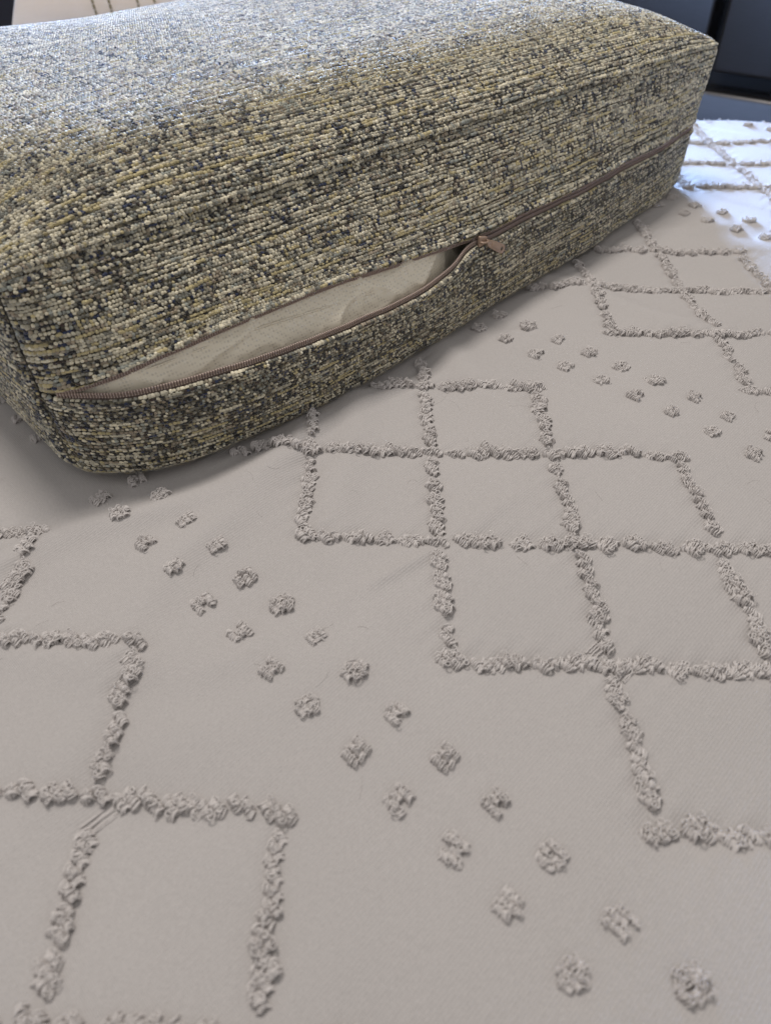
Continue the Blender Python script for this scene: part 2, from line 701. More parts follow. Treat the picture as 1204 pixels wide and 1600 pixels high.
def base_grid(F, u0, u1, s_list, du, sink, sgn):
    nu = int((u1 - u0) / du) + 1
    us = np.linspace(u0, u1, nu)
    uu, ss = np.meshgrid(us, s_list, indexing='ij')
    P, Tu, Ts, N = frames(F, uu.ravel(), ss.ravel(), sgn)
    V = P - sink * N
    Fc = grid_faces(nu, len(s_list))
    return V, Fc


cushion = thing('seat_cushion', 'cream, black and navy tweed box cushion with side zipper half open, lying on bedspread',
                'cushion', (O2[0], O2[1], 0.0), ANG)
hU = H - ZIP
s_up = np.unique(np.concatenate([np.linspace(-0.006, 0, 5), np.linspace(0, 0.012, 13), np.linspace(0.012, hU + 0.02, 36), np.linspace(hU + 0.02, hU + W - 0.02, 90), np.linspace(hU + W - .02, hU + W + H, 30)]))
V, Fc = base_grid(F_up, 0.0, L, s_up, 0.004, 0.0002, 1)
upper = link('upper_cover_panel', mesh_np('upper_cover_panel', V, Fc), M_ground, cushion)
s_low = np.unique(np.concatenate([np.linspace(-0.006, 0, 5), np.linspace(0, 0.012, 13), np.linspace(0.012, ZIP + .03, 30), np.linspace(ZIP + .03, ZIP + W, 40)]))
V, Fc = base_grid(F_low, 0.0, L, s_low, 0.004, 0.0002, 1)
lower = link('lower_cover_panel', mesh_np('lower_cover_panel', V, Fc), M_ground, cushion)
V, Fc = base_grid(F_left, 0.0, W, np.linspace(0, H, 32), 0.006, 0.0002, 1)
left = link('end_cover_panel', mesh_np('end_cover_panel', V, Fc), M_ground, cushion)
V, Fc = base_grid(F_right, 0.0, W, np.linspace(0, H, 32), 0.006, 0.0002, 1)
right = link('end_cover_panel', mesh_np('end_cover_panel', V, Fc), M_ground, cushion)

PU, PS = 0.00190, 0.00194
# front of upper panel, fine beads
sgn_up = -1
parts = []
def nsign(F, u, s, want):
    P, Tu, Ts, N = frames(F, np.array([u]), np.array([s]), 1)
    return 1 if (N[0] @ np.array(want)) > 0 else -1


sg = nsign(F_up, .3, .04, (0, -1, 0))
parts.append(weave(F_up, sg, 0.0012, L - 0.001, 0.0012, hU + 0.03, PU, PS, HI, 11, -0.17))
parts.append(weave(F_up, sg, 0.001, L - 0.001, hU + 0.03, hU + W - 0.005, PU, PS, MID, 12, -0.28,
                   mask=lambda u, s: (s < hU + .5)))
parts.append(weave(F_up, sg, 0.001, L - 0.001, hU - 0.0012, hU + 0.0016, PU * 1.05, PS * 1.25, HI, 14, -0.5))
# folded hem rows beside the zipper
parts.append(weave(F_up, sg, 0.0012, L - 0.001, -0.0018, 0.0012, PU * 1.1, PS * 1.3, HI, 13, -0.5))


def emit(parts, name, parent):
    n = 0
    Vs, Fs, Cs = [], [], []
    for V, Fc, C in parts:
        Vs.append(V)
        Fs.append(Fc + n)
        Cs.append(C)
        n += len(V)
    o = link(name, mesh_np(name, np.concatenate(Vs), np.concatenate(Fs), True, np.concatenate(Cs)), M_yarn, parent, 'stuff')
    return o


emit(parts, 'woven_yarn', upper)
sg = nsign(F_low, .3, .03, (0, -1, 0))
parts = [weave(F_low, sg, 0.0012, L - 0.001, 0.0012, ZIP + 0.02, PU, PS * 0.93, HI, 21, 0.0),
         weave(F_low, sg, 0.0012, L - 0.001, -0.0018, 0.0012, PU * 1.1, PS * 1.3, HI, 22, -0.6)]
emit(parts, 'woven_yarn', lower)
sg = nsign(F_left, .2, .06, (-1, 0, 0))
parts = [weave(F_left, sg, 0.0012, 0.22, 0.001, H - 0.001, PU, PS * 0.95, HI, 31, 0.04),
         weave(F_left, sg, 0.22, W - 0.001, 0.001, H - 0.001, PU * 1.3, PS, MID, 32, 0.04)]
emit(parts, 'woven_yarn', left)
sg = nsign(F_right, .2, .06, (1, 0, 0))
emit([weave(F_right, sg, 0.001, W - 0.001, 0.001, H - 0.001, PU * 1.2, PS, MID, 41, 0.0)], 'woven_yarn', right)


# loose fibres on the tweed
def fibres(F, n, u0, u1, s0, s1, seed, sgn):
    r = np.random.default_rng(seed)
    u = r.uniform(u0, u1, n)
    s = r.uniform(s0, s1, n)
    P, Tu, Ts, N = frames(F, u, s, sgn)
    Tu /= np.linalg.norm(Tu, axis=1, keepdims=True) + 1e-9
    B = np.cross(N, Tu)
    ang = r.normal(0, 0.7, n)
    d = np.cos(ang)[:, None] * Tu + np.sin(ang)[:, None] * B
    e = np.cross(N, d)
    ln = r.uniform(0.002, 0.006, n)
    bend = r.normal(0, 0.35, n)
    Vs = []
    K = 5
    for k in range(K):
        t = k / (K - 1)
        c = P + d * (ln * (t - 0.5))[:, None] + e * (ln * bend * 4 * t * (1 - t))[:, None] + N * (0.0009 + 0.0006 * math.sin(math.pi * t))
        Vs.append(np.stack([c - e * 0.00004, c + e * 0.00004, c + N * 0.00005], 1))
    V = np.stack(Vs, 1)  # n,K,3,3
    F4 = []
    for k in range(K - 1):
        for j in range(3):
            j2 = (j + 1) % 3
            F4.append((k * 3 + j, k * 3 + j2, (k + 1) * 3 + j2, (k + 1) * 3 + j))
    F4 = np.array(F4)
    Fc = (F4[None] + (np.arange(n) * K * 3)[:, None, None]).reshape(-1, 4)
    C = np.array([(0.5, 0.38, 0.18), (0.5, 0.48, 0.4), (0.06, 0.05, 0.05)])[r.choice(3, n, p=[.5, .35, .15])]
    return V.reshape(-1, 3), Fc, np.repeat(C, K * 3, axis=0)


V, Fc, C = fibres(F_up, 6500, 0.005, 0.45, 0.002, hU + 0.05, 5, nsign(F_up, .3, .04, (0, -1, 0)))
link('loose_fibre', mesh_np('loose_fibre', V, Fc, True, C), M_yarn, upper, 'stuff')
V, Fc, C = fibres(F_low, 3200, 0.005, 0.40, 0.002, ZIP, 6, nsign(F_low, .3, .03, (0, -1, 0)))
link('loose_fibre', mesh_np('loose_fibre', V, Fc, True, C), M_yarn, lower, 'stuff')

# corner seam: a twisted dark thread line sunk between the panels
zz = np.linspace(0.004, H - 0.004, 90)
Pz = warp(np.stack([np.zeros(90), np.zeros(90), zz], 1), 'end')
Vt, Ft = tube(Pz + np.array([0.0004, 0.0004, 0]), 0.0007, 5)
link('corner_seam', mesh_np('corner_seam', Vt, Ft), M_gap, cushion)

# ------------------------------------------------------------------ zipper
def lip_curve(which, xs, out=0.0, up=0.0, back=0.0):
    F = F_up if which == 'up' else F_low
    P = F(xs, np.full(len(xs), 0.0))
    P[:, 2] += up
    P[:, 1] += back
    return P


xs = np.linspace(0.008, L - 0.004, 420)
opening = sm(0.0, 0.03, xs) * sm(0.302, 0.285, xs)


def ribbon(name, prof, parent, M):
    """prof: list of (n,3) curves -> strip surface with thickness"""
    A = np.stack(prof, 1)
    n, k = A.shape[:2]
    T = np.gradient(A.mean(1), axis=0)
    V = A.reshape(-1, 3)
    Fc = grid_faces(n, k)
    nrm = np.cross(A[:, -1] - A[:, 0], T)
    nrm /= np.linalg.norm(nrm, axis=1, keepdims=True)
    B = (A + nrm[:, None] * 0.0004).reshape(-1, 3)
    V2 = np.concatenate([V, B])
    F2 = np.concatenate([Fc, Fc[:, ::-1] + len(V)])
    e = []
    for j in (0, k - 1):
        for i in range(n - 1):
            a, b = i * k + j, (i + 1) * k + j
            e.append((a, b, b + len(V), a + len(V)))
    F2 = np.concatenate([F2, np.array(e)])
    return link(name, mesh_np(name, V2, F2), M, parent)


def oz(v):
    return np.stack([np.zeros_like(v), np.zeros_like(v), v], 1)


def oy(v):
    return np.stack([np.zeros_like(v), v, np.zeros_like(v)], 1)


up = lip_curve('up', xs)
lo = lip_curve('low', xs)
mid = (up + lo) / 2
mid[:, 1] = np.maximum(up[:, 1], lo[:, 1]) + 0.0007
one = np.ones_like(xs)
# edge lines of the two tapes: in the opening they reach 3.5 mm past the fabric lip, in the closed part both meet in the middle
ue = up + oz(-0.0038 * one) + oy(0.0030 * one)
le = lo + oz(0.0034 * one) + oy(0.0026 * one)
o3 = opening[:, None]
ue = ue * o3 + (mid + oz(0.0004 * one)) * (1 - o3)
le = le * o3 + (mid + oz(-0.0004 * one)) * (1 - o3)
u_in = up + oy(0.0030 * one) + oz(0.004 * one)
l_in = lo + oy(0.0030 * one) + oz(-0.004 * one)
ribbon('zipper_tape', [u_in, (u_in + ue) / 2, ue], cushion, M_tape)
ribbon('zipper_tape', [l_in, (l_in + le) / 2, le], cushion, M_tape)


def coil(edge, inn, x0, x1, name):
    seg = np.linalg.norm(np.diff(edge, axis=0), axis=1)
    sl = np.concatenate([[0], np.cumsum(seg)])
    pitch = 0.0015
    ok = (xs >= x0) & (xs <= x1)
    t = np.arange(sl[ok][0], sl[ok][-1], pitch)
    E = np.stack([np.interp(t, sl, edge[:, k]) for k in range(3)], 1)
    I = np.stack([np.interp(t, sl, inn[:, k]) for k in range(3)], 1)
    d = I - E
    d /= np.linalg.norm(d, axis=1, keepdims=True)
    T = np.gradient(E, axis=0)
    T /= np.linalg.norm(T, axis=1, keepdims=True)
    N = np.cross(T, d)
    N *= np.sign(-N[:, 1:2] + 1e-9)
    tv, tf = dome(6, [0.8, 1.6, 2.3])
    parts = []
    for k, (dist, ra, rb, rc) in enumerate([(0.0001, .00052, .00062, .0007), (0.0023, .00052, .00062, .00065)]):
        c = E + d * dist + N * 0.0003
        V = c[:, None] + tv[None, :, 0, None] * T[:, None] * ra + tv[None, :, 1, None] * d[:, None] * rb + tv[None, :, 2, None] * N[:, None] * rc
        Fc = (tf[None] + (np.arange(len(t)) * len(tv))[:, None, None]).reshape(-1, 3)
        parts.append((V.reshape(-1, 3), Fc))
    # bridges of the coil between both rows
    bar = []
    for k in range(len(t)):
        p = E[k] + d[k] * 0.0011
        a = p - d[k] * 0.0011
        b = p + d[k] * 0.0011
        v = [a - T[k] * .0002, a + T[k] * .0002, b + T[k] * .0002, b - T[k] * .0002]
        v += [q + N[k] * 0.0006 for q in v]
        bar.append((np.array(v), np.array([(4, 5, 6), (4, 6, 7), (0, 1, 5), (0, 5, 4), (1, 2, 6), (1, 6, 5), (2, 3, 7), (2, 7, 6), (3, 0, 4), (3, 4, 7)])))
    parts += bar
    Vc, Fcc = join(parts)
    return link(name, mesh_np(name, Vc, Fcc), M_coil, cushion, 'stuff')


coil(ue, u_in, 0.005, 0.296, 'zipper_coil')
coil(le, l_in, 0.005, 0.296, 'zipper_coil')
# flat cord piping along the inner teeth line of the lower tape
cV, cF = tube((le * 0.45 + l_in * 0.55 + oy(-0.0006 * one))[(xs > .005) & (xs < .30)], 0.00028, 5)
link('tape_stitching', mesh_np('tape_stitching', cV, cF), M_tape, cushion)

# slider and pull tab
k0 = int(np.argmin(abs(xs - 0.2985)))
sp = mid[k0] + np.array([0, -0.0038, 0.0])
tang = mid[k0 + 6] - mid[k0 - 6]
tang /= np.linalg.norm(tang)
yaw = math.atan2(tang[1], tang[0])


def place(o, loc, rot):
    o.location = loc
    o.rotation_euler = rot


me = rbox(-0.0045, 0.0045, -0.0014, 0.0014, -0.0036, 0.0036, 0.0011)
for v in me.vertices:   # narrower at the closed end
    v.co.z *= 1.0 - 0.28 * (v.co.x / 0.0045)
sl = link('zipper_slider', me, M_pull, cushion)
place(sl, sp, (0, 0.05, yaw))
sl.scale = (0.88, 0.88, 0.88)
t = np.linspace(0, math.pi, 12)
Vb, Fb = tube(np.stack([-0.0036 * np.cos(t), -0.0012 - 0.0034 * np.sin(t) ** 0.7, 0 * t], 1), 0.0009, 6)
br = link('pull_bridge', mesh_np('pull_bridge', Vb, Fb), M_pull, sl)


def tab_mesh():
    import bmesh
    bm = bmesh.new()
    out = [(0, -.0022), (.003, -.0030), (.0085, -.0034), (.0155, -.0036), (.017, -.0026), (.0174, 0), (.017, .0026), (.0155, .0036), (.0085, .0034), (.003, .0030), (0, .0022)]
    vs = [bm.verts.new((x, 0, z)) for x, z in out]
    hole = [(.0145 + .0011 * math.cos(a), .0016 * math.sin(a)) for a in np.linspace(0, 2 * math.pi, 12, endpoint=False)]
    hs = [bm.verts.new((x, 0, z)) for x, z in hole]
    e1 = [bm.edges.new((vs[i], vs[(i + 1) % len(vs)])) for i in range(len(vs))]
    e2 = [bm.edges.new((hs[i], hs[(i + 1) % len(hs)])) for i in range(len(hs))]
    bmesh.ops.triangle_fill(bm, use_beauty=True, edges=e1 + e2)
    g = bmesh.ops.extrude_face_region(bm, geom=bm.faces[:])
    for v in g['geom']:
        if isinstance(v, bmesh.types.BMVert):
            v.co.y -= 0.0012
    bmesh.ops.recalc_face_normals(bm, faces=bm.faces[:])
    me = bpy.data.meshes.new('pull_tab')
    bm.to_mesh(me)
    bm.free()
    return me


tb = link('pull_tab', tab_mesh(), M_pull, sl)
place(tb, (0.0012, -0.0042, -0.0004), (math.radians(-18), math.radians(27), math.radians(-20)))
bv = tb.modifiers.new('edge', 'BEVEL')
bv.width = 0.0003
bv.segments = 2
me = rbox(0.004, 0.0118, -0.0017, -0.0011, -0.0018, 0.0018, 0.0002)
link('raised_emblem_plate', me, M_pull, tb)

# ------------------------------------------------------------------ foam insert in its liner
ins = thing('cushion_insert', 'beige non-woven liner bag showing inside the open zipper of the tweed cushion', 'cushion insert', (O2[0], O2[1], 0.0), ANG)
nu, nv = 260, 90
uu, vv = np.meshgrid(np.linspace(0.006, L - 0.006, nu), np.concatenate([np.linspace(0.01, H - 0.01, nv - 12), np.full(12, H - 0.01)]), indexing='ij')
yyf = np.concatenate([np.zeros(nv - 12), np.linspace(0.01, W - .02, 12)])[None] * np.ones((nu, 1))
P = np.stack([uu.ravel(), yyf.ravel(), vv.ravel()], 1)
Q = warp(P, 'none')
x_, z_ = P[:, 0], P[:, 2]
fr = np.clip(1 - P[:, 1] / 0.01, 0, 1)
n4, n5 = VN(61), VN(62)
rid = 1 - np.abs(2 * n4(x_ * 26 + z_ * 22, z_ * 55 - x_ * 9) - 1)
rid2 = 1 - np.abs(2 * n5(x_ * 50 - z_ * 40, z_ * 60 + x_ * 20) - 1)
Q[:, 1] += 0.0065 + 0.020 * sm(0.245, 0.315, x_) * fr - 0.0030 * rid ** 4 * fr - 0.0016 * rid2 ** 9 * fr
Q[:, 1] += 0.004 * sm(.03, 0, x_)
Q[:, 2] -= 0.006 * (1 - fr)
Q[:, 2] = np.maximum(Q[:, 2], 0.006)
link('liner_bag', mesh_np('liner_bag', Q, grid_faces(nu, nv)), M_liner, ins)
# the sewn edge of the liner, a raised fold crossing the opening
fx = np.linspace(0.02, 0.20, 80)
fP = warp(np.stack([fx, 0 * fx, 0.0600 + 0.006 * np.sin(fx * 22) * (fx / .2)], 1), 'none')
fP[:, 1] += 0.0058
Vt, Ft = tube(fP, 0.0006, 6)
link('liner_seam', mesh_np('liner_seam', Vt, Ft), M_liner, ins)

# ------------------------------------------------------------------ bedspread
LA = np.array([0.06988033, -0.0040155])
LB = np.array([0.00124305, -0.06999336])
LO = np.array([-0.12154325, 0.39561811])
nZ, nY = VN(71), VN(72)


def seg_d(x, y, a, b):
    a = np.array(a)
    b = np.array(b)
    d = b - a
    l2 = d @ d
    t = np.clip(((x - a[0]) * d[0] + (y - a[1]) * d[1]) / l2, 0, 1)
    return np.hypot(x - a[0] - t * d[0], y - a[1] - t * d[1]), t


def bed_z(x, y):
    z = (nZ(x * 7 + 20, y * 7 + 20) - 0.5) * 0.0062 + (nY(x * 19 + 40, y * 19 + 40) - 0.5) * 0.0026
    # thin crease lines pressed in the cloth
    for a, b, hgt, wd in (((-0.018, 0.215), (0.0155, 0.2395), 0.0022, 0.0040), ((0.008, 0.232), (0.07, 0.285), 0.0012, 0.006), ((-0.10, 0.16), (-0.01, 0.222), 0.0010, 0.008), ((0.19, 0.59), (0.225, 0.615), 0.0025, 0.008), ((-0.22, 0.22), (-0.10, 0.26), 0.002, 0.02),
                          ((-0.13, 0.23), (-0.05, 0.285), 0.0008, 0.012), ((0.24, 0.60), (0.42, 0.57), 0.003, 0.018), ((0.2, 0.62), (0.32, 0.635), 0.002, 0.01)):
        d, t = seg_d(x, y, a, b)
        z = z + hgt * np.exp(-(d / wd) ** 2) * np.clip(4 * t * (1 - t) + 0.15, 0, 1)
    # stitched lines pull the cloth down and pucker it
    det = LA[0] * LB[1] - LA[1] * LB[0]
    qx, qy = x - LO[0], y - LO[1]
    li = (qx * LB[1] - qy * LB[0]) / det
    lj = (qy * LA[0] - qx * LA[1]) / det
    k_ = np.abs(((li - lj - 1 + 3) % 6) - 3)
    band = sm(2.25, 1.95, k_)
    dln = np.minimum(np.abs(li - np.round(li)), np.abs(lj - np.round(lj)))
    z = z - band * (0.0010 * np.exp(-(dln / 0.085) ** 2) - 0.0007 * (1 - np.exp(-(dln / 0.25) ** 2)))
    z = z + band * 0.00035 * np.sin((li + lj) * 2 * math.pi * 5 + 3 * nZ(x * 20, y * 20)) * np.exp(-(dln / 0.16) ** 2)
    # soft slack folds running out from under the cushion
    for (px_, py_, dx_, dy_, hg, wd, ln) in ((-0.14, 0.27, -0.80, -0.60, 0.0061, 0.012, 0.16), (-0.09, 0.27, -0.35, -0.94, 0.0049, 0.014, 0.15), (-0.19, 0.20, -0.95, 0.2, 0.0044, 0.015, 0.14),
                                             (-0.03, 0.31, 0.10, -0.99, 0.0039, 0.013, 0.12), (0.05, 0.40, 0.62, -0.78, 0.0032, 0.014, 0.14), (0.16, 0.50, 0.85, -0.5, 0.0039, 0.012, 0.16), (-0.10, 0.14, 0.85, 0.52, 0.0024, 0.02, 0.14)):
        u_ = (x - px_) * dx_ + (y - py_) * dy_
        v_ = (x - px_) * -dy_ + (y - py_) * dx_ + 0.01 * np.sin(u_ * 30)
        z = z + hg * np.exp(-(v_ / wd) ** 2) * np.exp(-(u_ / ln) ** 2)
    # weight of the cushion presses the cloth a little
    return z - 0.002


# far edge line of the bed
E0 = np.array([0.341, 0.982])
EDv = np.array([0.952, -0.306])
EN = np.array([0.306, 0.952])
nx, ny = 560, 460
ax = np.concatenate([np.linspace(-1.3, -0.45, 60, endpoint=False), np.linspace(-0.45, 0.6, 620, endpoint=False), np.linspace(0.6, 1.2, 100)])
tt = np.concatenate([np.linspace(-1.25, -0.93, 30, endpoint=False), np.linspace(-0.93, 0.0, 560, endpoint=False), np.linspace(0.0, 0.35, 40)])
a2, t2 = np.meshgrid(ax, tt, indexing='ij')
# coordinates along the bed edge and away from it
gx = E0[0] + a2 * EDv[0] + np.minimum(t2, 0) * EN[0]
gy = E0[1] + a2 * EDv[1] + np.minimum(t2, 0) * EN[1]
rr = 0.03
th = np.clip((t2 + 0.03) / rr, 0, math.pi / 2)
ext = np.where(t2 > -0.03, rr * np.sin(th) - (t2 + 0.03) * (t2 < 0) - 0.03 * (t2 >= 0), 0)
gx = gx + ext * EN[0]
gy = gy + ext * EN[1]
gz_ = bed_z(gx, gy) - np.where(t2 > -0.03, rr * (1 - np.cos(th)) + np.clip(t2 + 0.03 - rr * math.pi / 2, 0, None), 0)
V = np.stack([gx.ravel(), gy.ravel(), gz_.ravel()], 1)
bed = link('bedspread', mesh_np('bedspread', V, grid_faces(len(ax), len(tt))), M_bed)
bed['label'] = 'greige cotton bedspread with tufted diamond grids and dotted rows, spread flat under the tweed cushion'
bed['category'] = 'bedspread'
D1 = (LA + LB) / np.linalg.norm(LA + LB)      # band direction
D2 = np.array([-D1[1], D1[0]])                # across


def tuft_mesh(seed, kind):
    r = np.random.default_rng(seed)
    parts = []
    if kind == 'dot':
        style = seed % 5
        rows = {0: [(-2.9, -3.0, 2.8), (0, -4.0, -0.9), (0, 1.2, 3.9), (2.9, -2.8, 3.0)],
                1: [(-2.8, -3.0, 3.4), (0.0, -3.8, 2.6), (2.8, -3.2, 1.8)],
                2: [(-2.7, -3.6, 2.4), (0, -1.6, 4.0), (2.8, -3.4, 3.0)],
                3: [(-3.4, -2.0, 2.0), (-1.1, -4.0, -1.0), (-1.0, 1.0, 4.0), (1.4, -3.8, 3.6), (3.6, -1.8, 2.0)],
                4: [(-2.7, -3.8, 3.6), (0.0, -3.4, 0.6), (2.7, -3.4, 2.8)]}[style]
    else:
        sg_ = 1 if kind == 'lineh' else -1
        nrow = [3, 3, 2, 3][seed % 4]
        rows = []
        for q in range(nrow):
            c = (q - (nrow - 1) / 2) * (2.55 if nrow == 3 else 2.9) + r.normal(0, .25)
            half = (3.5 if abs(c) < 1 else 2.7) * r.uniform(0.8, 1.12)
            mid_ = sg_ * c * 0.75 + r.normal(0, .5)
            rows.append((c, mid_ - half, mid_ + half))
        if r.random() < 0.35:
            c = r.uniform(-4, 4)
            rows.append((c, -1.2 + sg_ * c + 3, 1.2 + sg_ * c + 3))
    for c, a, b in rows:
        n = int((b - a) / 0.44) + 1
        tq = np.linspace(a + .3, b - .3, 5)
        cr = 1.1 if b - a > 2.5 else 0.7
        parts.append(tube(np.stack([tq, c + 0 * tq, 0.45 + 0 * tq], 1) * 0.001, np.array([.3, 1, 1.05, 1, .3]) * cr * 0.001, 7))
        ph = r.uniform(0, 6)
        for i in range(n):
            p = a + (b - a) * i / max(1, n - 1) + r.normal(0, .1)
            h = r.uniform(2.0, 2.7) * (0.88 + 0.22 * math.sin(i * 0.55 + ph))
            sp_ = r.uniform(1.1, 1.9)
            lean = r.normal(0, .16) + 0.7 * math.sin(i * 0.4 + ph)
            cc = c + r.normal(0, .15)
            yawj = r.normal(0, .10) + .3 * math.sin(i * .35 + ph)
            K = 7
            t = np.linspace(-0.08, 1.08, K) * math.pi
            x = -sp_ * np.cos(t)
            z = h * np.sin(t) - 0.1
            yy = lean * np.clip(np.sin(t), 0, 1) + 0.18 * np.sin(t * 3 + ph)
            pts = np.stack([p + yy + x * math.sin(yawj), cc + x * math.cos(yawj), z], 1) * 0.001
            Vt, Ft = tube(pts, np.full(K, r.uniform(0.24, 0.33)) * 0.001, 5)
            parts.append((Vt, Ft))
            if r.random() < 0.28:   # a stray loop on top
                q = pts[K // 2] + np.array([0, 0, 0.0001])
                a2_ = r.uniform(0, 2 * math.pi)
                tt_ = np.linspace(0, 1, 6)
                rr_ = r.uniform(0.5, 1.0) * 0.001
                pts2 = q + np.stack([np.cos(a2_ + tt_ * 4.2) * rr_ - math.cos(a2_) * rr_, np.sin(a2_ + tt_ * 4.2) * rr_ - math.sin(a2_) * rr_, 0.0005 * np.sin(tt_ * 3.1)], 1)
                parts.append(tube(pts2, 0.00024, 4))
    V, Fc = join(parts)
    # p along D1, cc along D2
    V = np.stack([V[:, 0] * D1[0] + V[:, 1] * D2[0], V[:, 0] * D1[1] + V[:, 1] * D2[1], V[:, 2]], 1)
    return mesh_np('tuft', V, Fc)


dots = [tuft_mesh(100 + i, 'dot') for i in range(15)]
lines = {k: [tuft_mesh(200 + i, k) for i in range(14)] for k in ('lineh', 'linev')}
for q in dots + lines['lineh'] + lines['linev']:
    q.materials.append(M_tuft)

spots = []


def lat(i, j):
    return LO + LA * i + LB * j


def jitter(s=0.0006):
    return rng.normal(0, s, 2)


NS = 5
for kband in range(-3, 4):
    lo_, hi_ = -1 + 6 * kband, 3 + 6 * kband
    for i in range(-20, 26):
        for j in range(-16, 14):
            if not (lo_ <= i - j <= hi_):
                continue
            spots.append((lat(i, j), 'lineh'))
            for di, dj in ((1, 0), (0, 1)):
                if lo_ <= (i + di) - (j + dj) <= hi_:
                    for q in range(1, NS):
                        f = q / NS
                        spots.append((lat(i + di * f, j + dj * f), 'lineh' if di else 'linev'))
    # double dotted row between the bands
    for n in range(-60, 60):
        sum_ = (0.95 + 0.512 * n) if kband == 0 else (0.04 + 0.5 * n)
        for dd in (-2.25 + 6 * kband, -1.75 + 6 * kband):
            i = (sum_ + dd) / 2
            j = (sum_ - dd) / 2
            spots.append((lat(i, j), 'dot'))


def cam_px(p):
    v = Vector((p[0], p[1], 0)) - Vector((0, 0, CAM_H))
    zc = v.dot(FWD)
    return 602 + 1100 * v.dot(RIGHT) / zc, 800 + 1100 * v.dot(DOWN) / zc, zc


keep = []
ca, sa = math.cos(-ANG), math.sin(-ANG)
for p, kind in spots:
    x, y = p
    if (p - E0) @ EN > -0.034 or abs(x) > 0.9 or y < -0.1:
        continue
    v = p - O2
    lx, ly = v @ AX, v @ np.array([-AX[1], AX[0]])
    if 0.03 < lx < L - 0.03 and 0.03 < ly < W - 0.03:      # under the cushion, nothing seen
        continue
    if 0.0 <= lx <= L and ly > -np.interp(lx, _Dx, _Ds) + 0.004 and ly < 0.031:
        continue
    if y < 0.02:
        continue
    X_, Y_, zc = cam_px(p)
    inside = -140 < X_ < 1344 and -100 < Y_ < 1740 and zc > 0
    if not inside and (x < -0.55 or x > 0.75 or y < 0.05):
        continue
    hidden = (0 < ly < 2 and lx < L and lx > -0.0 and not (0 < lx < L and ly < 0.03))
    vis = inside and not hidden
    keep.append((0 if vis else 1, zc, p, kind))
keep.sort(key=lambda k: (k[0], k[1]))
rest = []
for n, (_, zc, p, kind) in enumerate(keep):
    me = random.choice(dots if kind == 'dot' else lines[kind])
    q = p + jitter(0.0009 if kind != 'dot' else 0.0007)
    sc = random.uniform(0.88, 1.08) * (1.14 if kind == 'dot' else 1.34)
    flip = random.random() < 0.5
    rz = (math.pi if flip else 0) + random.gauss(0, 0.1)
    zz_ = float(bed_z(q[0], q[1]))
    if n < 300:
        o = bpy.data.objects.new('tuft', me)
        S.collection.objects.link(o)
        o.parent = bed
        o.location = (q[0], q[1], zz_)
        o.rotation_euler = (random.gauss(0, .06), random.gauss(0, .06), rz)
        o.scale = (sc, sc, sc * random.uniform(0.75, 1.1))
    else:
        rest.append((me, q, zz_, rz, sc))
cache = {}
parts = []
for me, q, zz_, rz, sc in rest:
    if me.name not in cache:
        v = np.zeros(len(me.vertices) * 3, dtype=np.float32)
        me.vertices.foreach_get('co', v)
        f = np.zeros(len(me.loops), dtype=np.int32)
        me.loops.foreach_get('vertex_index', f)
        cache[me.name] = (v.reshape(-1, 3), f.reshape(-1, 4))
    v, f = cache[me.name]
    c, s_ = math.cos(rz), math.sin(rz)
    v2 = np.stack([(v[:, 0] * c - v[:, 1] * s_) * sc + q[0], (v[:, 0] * s_ + v[:, 1] * c) * sc + q[1], v[:, 2] * sc + zz_], 1)
    parts.append((v2, f))
if parts:
    V, Fc = join(parts)
    link('far_tufting', mesh_np('far_tufting', V, Fc), M_tuft, bed, 'stuff')
print('tufts', len(keep), 'rest', len(rest), 'rest faces', sum(len(p[1]) for p in parts))

# pulled float threads at three junctions
for (cx, cy, n, ln) in ((-0.1136, 0.1067, 5, 0.013), (0.0863, 0.1810, 4, 0.008), (0.0973, 0.1687, 4, 0.008)):
    parts = []
    for k in range(n):
        o_ = (k - n / 2) * 0.0013
        tt_ = np.linspace(-0.5, 0.5, 7)
        o_ += rng.normal(0, 0.0003)
        ln_k = ln * rng.uniform(0.7, 1.25)
        pts = np.stack([cx + D1[0] * o_ + D2[0] * tt_ * ln_k + rng.normal(0, 0.0001, 7), cy + D1[1] * o_ + D2[1] * tt_ * ln_k + rng.normal(0, 0.0001, 7),
                        bed_z(cx + 0 * tt_, cy + 0 * tt_) + 0.0003 + 0.0003 * np.cos(tt_ * math.pi)], 1)
        parts.append(tube(pts, 0.00036, 5))
    V, Fc = join(parts)
    link('loose_thread', mesh_np('loose_thread', V, Fc), M_tuft, bed)

# lint: a few stray fibres lying on the cloth
parts = []
for k in range(70):
    cx, cy = rng.uniform(-0.28, 0.34), rng.uniform(0.08, 0.5)
    a_ = rng.uniform(0, math.pi * 2)
    ln = rng.uniform(0.004, 0.016)
    t = np.linspace(0, 1, 9)
    cur = rng.normal(0, 1.2)
    hx = cx + np.cumsum(np.cos(a_ + cur * t) * ln / 9)
    hy = cy + np.cumsum(np.sin(a_ + cur * t) * ln / 9)
    parts.append(tube(np.stack([hx, hy, bed_z(hx, hy) + 0.00025], 1), 0.00006, 3))
V, Fc = join(parts)
link('lint', mesh_np('lint', V, Fc), M_tuft, bed, 'stuff')

